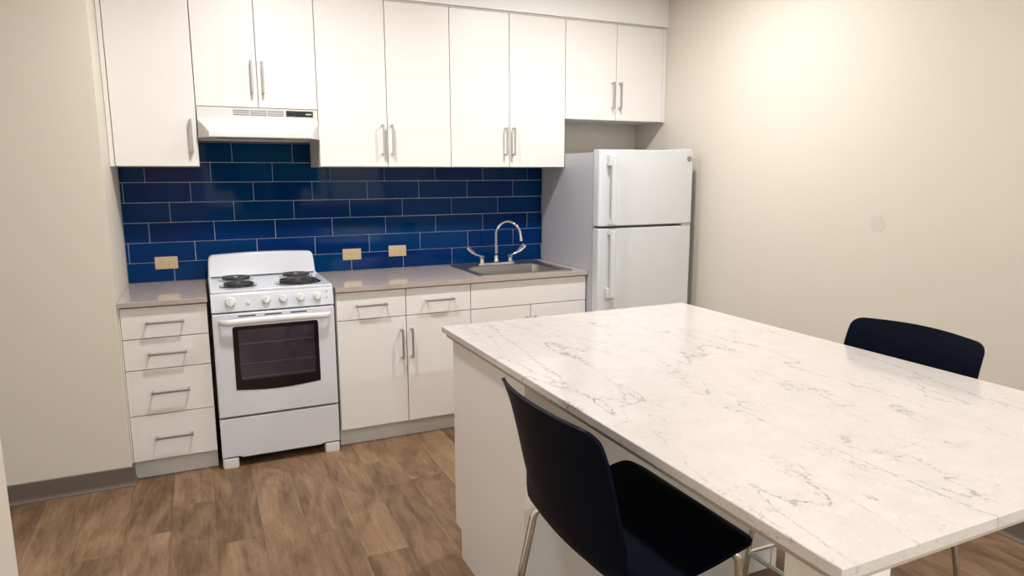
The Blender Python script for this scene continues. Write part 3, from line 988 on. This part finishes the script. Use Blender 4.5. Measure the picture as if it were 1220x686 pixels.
def fr_handle(parent, z0, z1, post_z):
    xa, xb = f0 + 0.062, f0 + 0.100
    bm = bmesh.new()
    y0_, y1_ = -0.777, -0.822
    # long blade, standing off the door, and one bracket
    ringsz = [z0, z0 + 0.006, z1 - 0.006, z1]
    rings = []
    for i, z in enumerate(ringsz):
        k = 0.003 if i in (0, 3) else 0.0
        rings.append([Vector(p) for p in ((xa + k, y1_ + 0.016, z), (xa + k, y1_ + k, z), (xb - 0.012 - k, y1_ + k, z), (xb - k, y1_ + 0.012, z), (xb - k, y1_ + 0.020, z))])
    loft(bm, rings)
    h = obj('handle', bm, M_FRIDGE, parent)
    pz0, pz1 = post_z
    obj('handle_bracket', bx(xa - 0.016, xa + 0.020, y1_ + 0.012, y0_ + 0.001, pz0, pz1, bevel=0.004), M_FRIDGE, h, 40)
    zz = (z0, z0 + 0.03) if pz0 > (z0 + z1) / 2 else (z1 - 0.03, z1)
    obj('handle_bracket', bx(xa - 0.002, xb - 0.004, y1_ + 0.014, y0_ + 0.001, zz[0] + 0.002, zz[1], bevel=0.003), M_FRIDGE, h, 40)
fr_handle(fd, 1.190, 1.600, (1.540, 1.605))
fr_handle(ld, 0.745, 1.158, (0.742, 0.805))
obj('badge', lathe(bmesh.new(), [(0.0165, 0.0), (0.0165, 0.0025), (0.014, 0.0035), (0.0, 0.0035)], (f1 - 0.036, -0.7765, 1.586), (0, -1, 0), 28), M_BADGE, fd, 40)
obj('hinge_cover', bx(f1 - 0.10, f1 - 0.01, -0.765, -0.62, 1.6375, 1.648, bevel=0.003), M_FRIDGE, t, 40)
obj('middle_hinge', bx(f1 - 0.075, f1 - 0.002, -0.770, -0.7095, 1.1695, 1.1785, bevel=0.002), M_PLASTIC, t)
obj('door_bumper', lathe(bmesh.new(), [(0.004, 0.0), (0.003, 0.003)], (f1 - 0.045, -0.776, 0.875), (0, -1, 0), 12), M_PLASTIC, ld)
for z in (1.155, 1.19):
    obj('hinge_plug', bx(f0 - 0.0035, f0 - 0.0021, -0.716, -0.710, z, z + 0.008), M_GASKET, fd)

# ------------------------------------------------------------------ island
ix0, ix1, iy0, iy1, iz = 1.2125, 2.3815, -1.8013, -3.645, 0.9052
ISB = iz - 0.0225
t = thing('island_countertop', 'large cream quartz island top with fine grey veins', 'countertop', (1.80, -2.72, 0))
obj('slab', bx(ix0, ix1, iy1, iy0, ISB, iz, bevel=0.0015, seg=1), M_QUARTZ, t)
SBZ = ISB - 0.0125
bm = bmesh.new()
box(bm, ix0 + 0.009, ix1 - 0.009, iy1 + 0.009, -2.53, SBZ, ISB - 0.0002)
box(bm, ix0 + 0.009, ix1 - 0.009, -2.5295, iy0 - 0.03, SBZ, ISB - 0.0002)
obj('subtop', bm, M_SUB, t)
for xa, xb in ((1.236, 1.372), (2.222, 2.358)):
    obj('leg', bx(xa, xb, -3.612, -3.514, 0.0, SBZ - 0.0003, bevel=0.002, seg=1), M_ISL, t)

t = thing('island_cabinet', 'white laminate cabinet base under the far half of the island', 'cabinet', (1.765, -2.2, 0))
px0, px1, py0, py1 = 1.229, 2.300, -1.886, -2.5165
tk = 0.118
for xa, xb in ((px0, px0 + 0.0225), (px1 - 0.0225, px1)):
    bm = bmesh.new()
    pf = [(py1, 0.0), (py0 - 0.0615, 0.0), (py0 - 0.0615, tk), (py0, tk), (py0, SBZ - 0.0005), (py1, SBZ - 0.0005)]
    loft(bm, [[Vector((xx, a, b)) for a, b in pf] for xx in (xa, xb)])
    obj('side_panel', bm, M_ISL, t)
obj('back_panel', bx(px0 + 0.0235, px1 - 0.0235, py1 + 0.006, py1 + 0.024, 0.0, SBZ - 0.0005), M_ISL, t)
obj('carcass', bx(px0 + 0.0235, px1 - 0.0235, py1 + 0.025, py0 - 0.022, tk, SBZ - 0.0005), M_CARCASS, t)
obj('toe_kick', bx(px0 + 0.0235, px1 - 0.0235, py0 - 0.080, py0 - 0.0625, 0, tk - 0.001), M_TOE, t)
xm = (px0 + px1) / 2
for xa, xb, s in ((px0 + 0.024, xm, -1), (xm, px1 - 0.024, 1)):
    d = obj('door', bx(xa + GAP, xb - GAP, py0 - 0.0205, py0 - 0.0015, tk + 0.002, SBZ - 0.004, bevel=0.0009, seg=1), M_LAM, t)

# ------------------------------------------------------------------ counter stools
def catmull(P, n):
    out = []
    Q = [P[0] + (P[0] - P[1])] + P + [P[-1] + (P[-1] - P[-2])]
    for i in range(1, len(Q) - 2):
        for k in range(n):
            t_ = k / n
            a, b, c, d_ = Q[i - 1], Q[i], Q[i + 1], Q[i + 2]
            out.append(0.5 * ((2 * b) + (c - a) * t_ + (2 * a - 5 * b + 4 * c - d_) * t_ ** 2 + (3 * b - a - 3 * c + d_) * t_ ** 3))
    out.append(P[-1])
    return out

def make_stool():
    t = thing('counter_stool', '', 'stool', (0, 0, 0), 'navy counter stools')
    # side profile (x forward, z up) with half widths: top of back -> bend -> front of seat
    K = [(-0.262, 1.002, 0.222), (-0.240, 0.935, 0.226), (-0.214, 0.830, 0.227), (-0.194, 0.740, 0.227), (-0.174, 0.675, 0.227),
         (-0.146, 0.632, 0.229), (-0.095, 0.614, 0.233), (-0.02, 0.627, 0.240), (0.06, 0.651, 0.247), (0.135, 0.676, 0.248), (0.175, 0.683, 0.245), (0.203, 0.674, 0.240)]
    prof = catmull([Vector(k) for k in K], 7)
    # arc length
    S_ = [0.0]
    for a, b in zip(prof[:-1], prof[1:]):
        S_.append(S_[-1] + math.hypot(b.x - a.x, b.y - a.y))
    L = S_[-1]
    def at(s):
        s = max(0, min(L, s))
        for i in range(len(S_) - 1):
            if s <= S_[i + 1]:
                f = (s - S_[i]) / max(1e-9, S_[i + 1] - S_[i])
                return prof[i].lerp(prof[i + 1], f)
        return prof[-1]
    r_top, r_fr = 0.044, 0.050
    ss = [0.0]
    for a in range(1, 9):
        ss.append(r_top * (1 - math.cos(math.pi / 2 * a / 8)))
    m_ = 34
    for i in range(1, m_):
        ss.append(r_top + (L - r_top - r_fr) * i / m_)
    for a in range(0, 9):
        ss.append(L - r_fr + r_fr * math.sin(math.pi / 2 * a / 8))
    NT = 22
    inner = []
    for s in ss:
        p = at(s)
        e = 0.006
        d_ = at(min(L, s + e)) - at(max(0, s - e))
        tx, tz = d_.x, d_.y
        ln = math.hypot(tx, tz); tx /= ln; tz /= ln
        nx, nz = -tz, tx                     # towards the sitter
        if nx * 1.0 + nz * 1.0 < 0:
            nx, nz = -nx, -nz
        w = p.z
        if s < r_top:
            w = w - r_top + math.sqrt(max(0, r_top ** 2 - (r_top - s) ** 2))
        if L - s < r_fr:
            q = L - s
            w = w - r_fr + math.sqrt(max(0, r_fr ** 2 - (r_fr - q) ** 2))
        f = s / L
        back = max(0.0, min(1.0, (0.52 - f) / 0.12))
        sag = 0.042 * back + 0.012 * (1 - back) * max(0, min(1, (0.98 - f) / 0.25))
        row = []
        for j in range(NT + 1):
            v = -1 + 2 * j / NT
            arch = -0.015 * (v * v) * max(0, 1 - s / 0.10)      # arched top edge
            lateral = v * w
            lv = lateral / 0.225
            o = sag * lv * lv
            row.append((Vector((p.x + nx * o - tx * 0, lateral, p.y + nz * o + arch)), Vector((nx, 0, nz)), v, sag))
        inner.append(row)
    bm = bmesh.new()
    TH_ = 0.0085
    A = [[bm.verts.new(c[0]) for c in row] for row in inner]
    B = []
    for i, row in enumerate(inner):
        rb = []
        for j, c in enumerate(row):
            n = c[1].copy()
            n.y = -2 * c[3] * (c[0].y / 0.225) / 0.225
            n.normalize()
            rb.append(bm.verts.new(c[0] - n * TH_))
        B.append(rb)
    ni = len(inner)
    for i in range(ni - 1):
        for j in range(NT):
            bm.faces.new((A[i][j], A[i][j + 1], A[i + 1][j + 1], A[i + 1][j]))
            bm.faces.new((B[i][j], B[i + 1][j], B[i + 1][j + 1], B[i][j + 1]))
    loop = [(0, j) for j in range(NT)] + [(i, NT) for i in range(ni - 1)] + [(ni - 1, j) for j in range(NT, 0, -1)] + [(i, 0) for i in range(ni - 1, 0, -1)]
    for q in range(len(loop)):
        a, b = loop[q], loop[(q + 1) % len(loop)]
        bm.faces.new((A[a[0]][a[1]], B[a[0]][a[1]], B[b[0]][b[1]], A[b[0]][b[1]]))
    sh = obj('shell', bm, M_NAVY, t, 70)
    # chrome frame: two leg pairs, each leg its own tube
    RL = 0.0105
    legs = {}
    for sy in (-1, 1):
        # front leg comes out from under the seat and bends down
        pts = fillet([(0.00, sy * 0.150, 0.612), (0.105, sy * 0.196, 0.645), (0.155, sy * 0.220, 0.656), (0.205, sy * 0.250, 0.0)], 0.045)
        l = obj('leg', tube(bmesh.new(), pts, RL, 14), M_CHROME, t, 60)
        obj('glide', lathe(bmesh.new(), [(0.014, 0.0), (0.014, 0.010), (0.0115, 0.016)], (0.2045, sy * 0.2495, 0.0), seg=16), M_BLACK, l)
        pts = fillet([(0.00, sy * 0.150, 0.612), (-0.07, sy * 0.180, 0.608), (-0.142, sy * 0.200, 0.630), (-0.258, sy * 0.240, 0.0)], 0.03)
        l = obj('leg', tube(bmesh.new(), pts, RL, 14), M_CHROME, t, 60)
        obj('glide', lathe(bmesh.new(), [(0.014, 0.0), (0.014, 0.010), (0.0115, 0.016)], (-0.2575, sy * 0.2398, 0.0), seg=16), M_BLACK, l)
        obj('seat_mount', bx(-0.07, 0.05, sy * 0.155 - 0.02, sy * 0.155 + 0.02, 0.602, 0.618, bevel=0.003), M_BLACK, t)
        obj('corner_bumper', bx(0.135, 0.158, sy * 0.212 - 0.008, sy * 0.212 + 0.008, 0.652, 0.674, bevel=0.004), M_BLACK, t)
    zf = 0.190
    fx = 0.205 - 0.050 * zf / 0.656
    rx = -0.258 + 0.116 * zf / 0.630
    fy = 0.250 - 0.030 * zf / 0.636
    ry = 0.240 - 0.040 * zf / 0.622
    obj('footrest', tube(bmesh.new(), [(fx, -fy, zf), (fx, fy, zf)], 0.0085, 12), M_CHROME, t, 60)
    for sy in (-1, 1):
        obj('stretcher', tube(bmesh.new(), [(fx, sy * fy, zf), (rx, sy * ry, zf)], 0.0075, 12), M_CHROME, t, 60)
    return t

def dup(root):
    r = root.copy(); COL.objects.link(r)
    for ch in list(root.children):
        c = ch.copy(); COL.objects.link(c); c.parent = r
        for g in ch.children:
            d_ = g.copy(); COL.objects.link(d_); d_.parent = c
    return r

stool = make_stool()
stool2 = dup(stool)
stool.location = (1.268, -2.995, 0)
stool.rotation_euler = (0, 0, 0)
stool['label'] = 'navy plastic counter stool in the foreground, its back to the camera'
stool2.location = (2.228, -2.875, 0)
stool2.rotation_euler = (0, 0, math.pi)
stool2['label'] = 'navy plastic counter stool beyond the island, only its backrest showing above the top'

# ------------------------------------------------------------------ painted-over round blank plate on the right wall
bm = lathe(bmesh.new(), [(0.042, 0.0), (0.042, 0.0008), (0.0412, 0.0011), (0.0, 0.0011)], (XR - 0.0002, -2.035, 1.252), (-1, 0, 0), 32)
tag(obj('blank_cover_plate', bm, M_PLATE, None, 40), 'round blank cover plate painted cream on the right wall', 'cover plate')

# ------------------------------------------------------------------ recessed ceiling lights
def downlight(x, y, label, power=LAMP_POWER):
    t = thing('ceiling_light', label, 'ceiling light', (x, y, CEIL), 'recessed ceiling lights')
    obj('trim_ring', lathe(bmesh.new(), [(0.100, -0.0005), (0.100, -0.004), (0.085, -0.008), (0.078, -0.006), (0.078, -0.0005)], (x, y, CEIL), (0, 0, 1), 36), M_PLASTIC, t, 40)
    obj('lens', lathe(bmesh.new(), [(0.077, -0.001), (0.077, -0.0035)], (x, y, CEIL), (0, 0, 1), 36), M_LENS, t)
    ld_ = bpy.data.lights.new('lamp', 'AREA')
    ld_.shape = 'DISK'
    ld_.size = 0.15
    ld_.energy = power
    ld_.color = LAMP_COLOR
    ld_.spread = math.radians(174)
    lo = bpy.data.objects.new('lamp', ld_)
    COL.objects.link(lo)
    lo.parent = t
    lo.location = (0, 0, -0.012)
    return t
downlight(0.80, -1.40, 'round recessed ceiling light in front of the stove', LAMP_POWER * 1.2)
downlight(2.42, -1.42, 'round recessed ceiling light in front of the refrigerator', LAMP_POWER * 1.15)
downlight(0.80, -3.70, 'round recessed ceiling light left of the island, above the camera', LAMP_POWER * 0.3)
downlight(2.70, -3.70, 'round recessed ceiling light above the far island stool', LAMP_POWER * 0.38)
downlight(0.80, -5.80, 'unseen round ceiling light behind the camera, left, boosted as fill', LAMP_POWER * 1.8)  # unseen back pair, power raised as frontal fill on the cabinets
downlight(2.70, -5.80, 'unseen round ceiling light behind the camera by the window, boosted as fill', LAMP_POWER * 1.8)
downlight(-1.75, -1.95, 'round recessed ceiling light in the passage on the left', LAMP_POWER * 0.4)

# ------------------------------------------------------------------ outdoors, seen only as a reflection in the tile
o = obj('lawn', bx(-14, 18, -40, YF - 0.13, -0.35, -0.3), M_GRASS)
o['kind'] = 'structure'; o['label'] = 'green lawn outside the window behind the camera'; o['category'] = 'lawn'
def tree(x, y, h, r, label):
    t = thing('garden_tree', label, 'tree', (x, y, -0.3), 'trees outside the window')
    obj('trunk', tube(bmesh.new(), [(x, y, -0.3), (x + 0.05, y, h * 0.45)], [0.16, 0.10], 8), M_BARK, t)
    bm = bmesh.new()
    bmesh.ops.create_icosphere(bm, subdivisions=4, radius=1.0)
    rnd = random.Random(int(x * 10))
    ph = [rnd.uniform(0, 6) for _ in range(6)]
    for v in bm.verts:
        c = v.co.copy()
        k = 1 + 0.12 * math.sin(7 * c.x + ph[0]) * math.sin(6 * c.y + ph[1]) + 0.12 * math.sin(9 * c.z + ph[2]) + 0.08 * math.sin(15 * c.x + 13 * c.z + ph[3]) + rnd.uniform(-0.06, 0.06)
        v.co = Vector((x + c.x * r * k, y + c.y * r * k, h * 0.58 + c.z * h * 0.42 * k))
    obj('crown', bm, M_LEAF, t)
for i, (tx, ty, th_, lab) in enumerate(((-5.2, -12.5, 5.6, 'leafy green tree outside, first from the left beyond the window'), (-1.6, -11.2, 6.2, 'leafy green tree outside, second from the left beyond the window'),
                                     (1.9, -12.2, 6.0, 'leafy green tree outside, third from the left beyond the window'), (5.4, -11.4, 6.4, 'leafy green tree outside, fourth from the left beyond the window'), (9.0, -12.6, 5.8, 'leafy green tree outside, last on the right beyond the window'))):
    tree(tx, ty, th_, 1.52, lab)
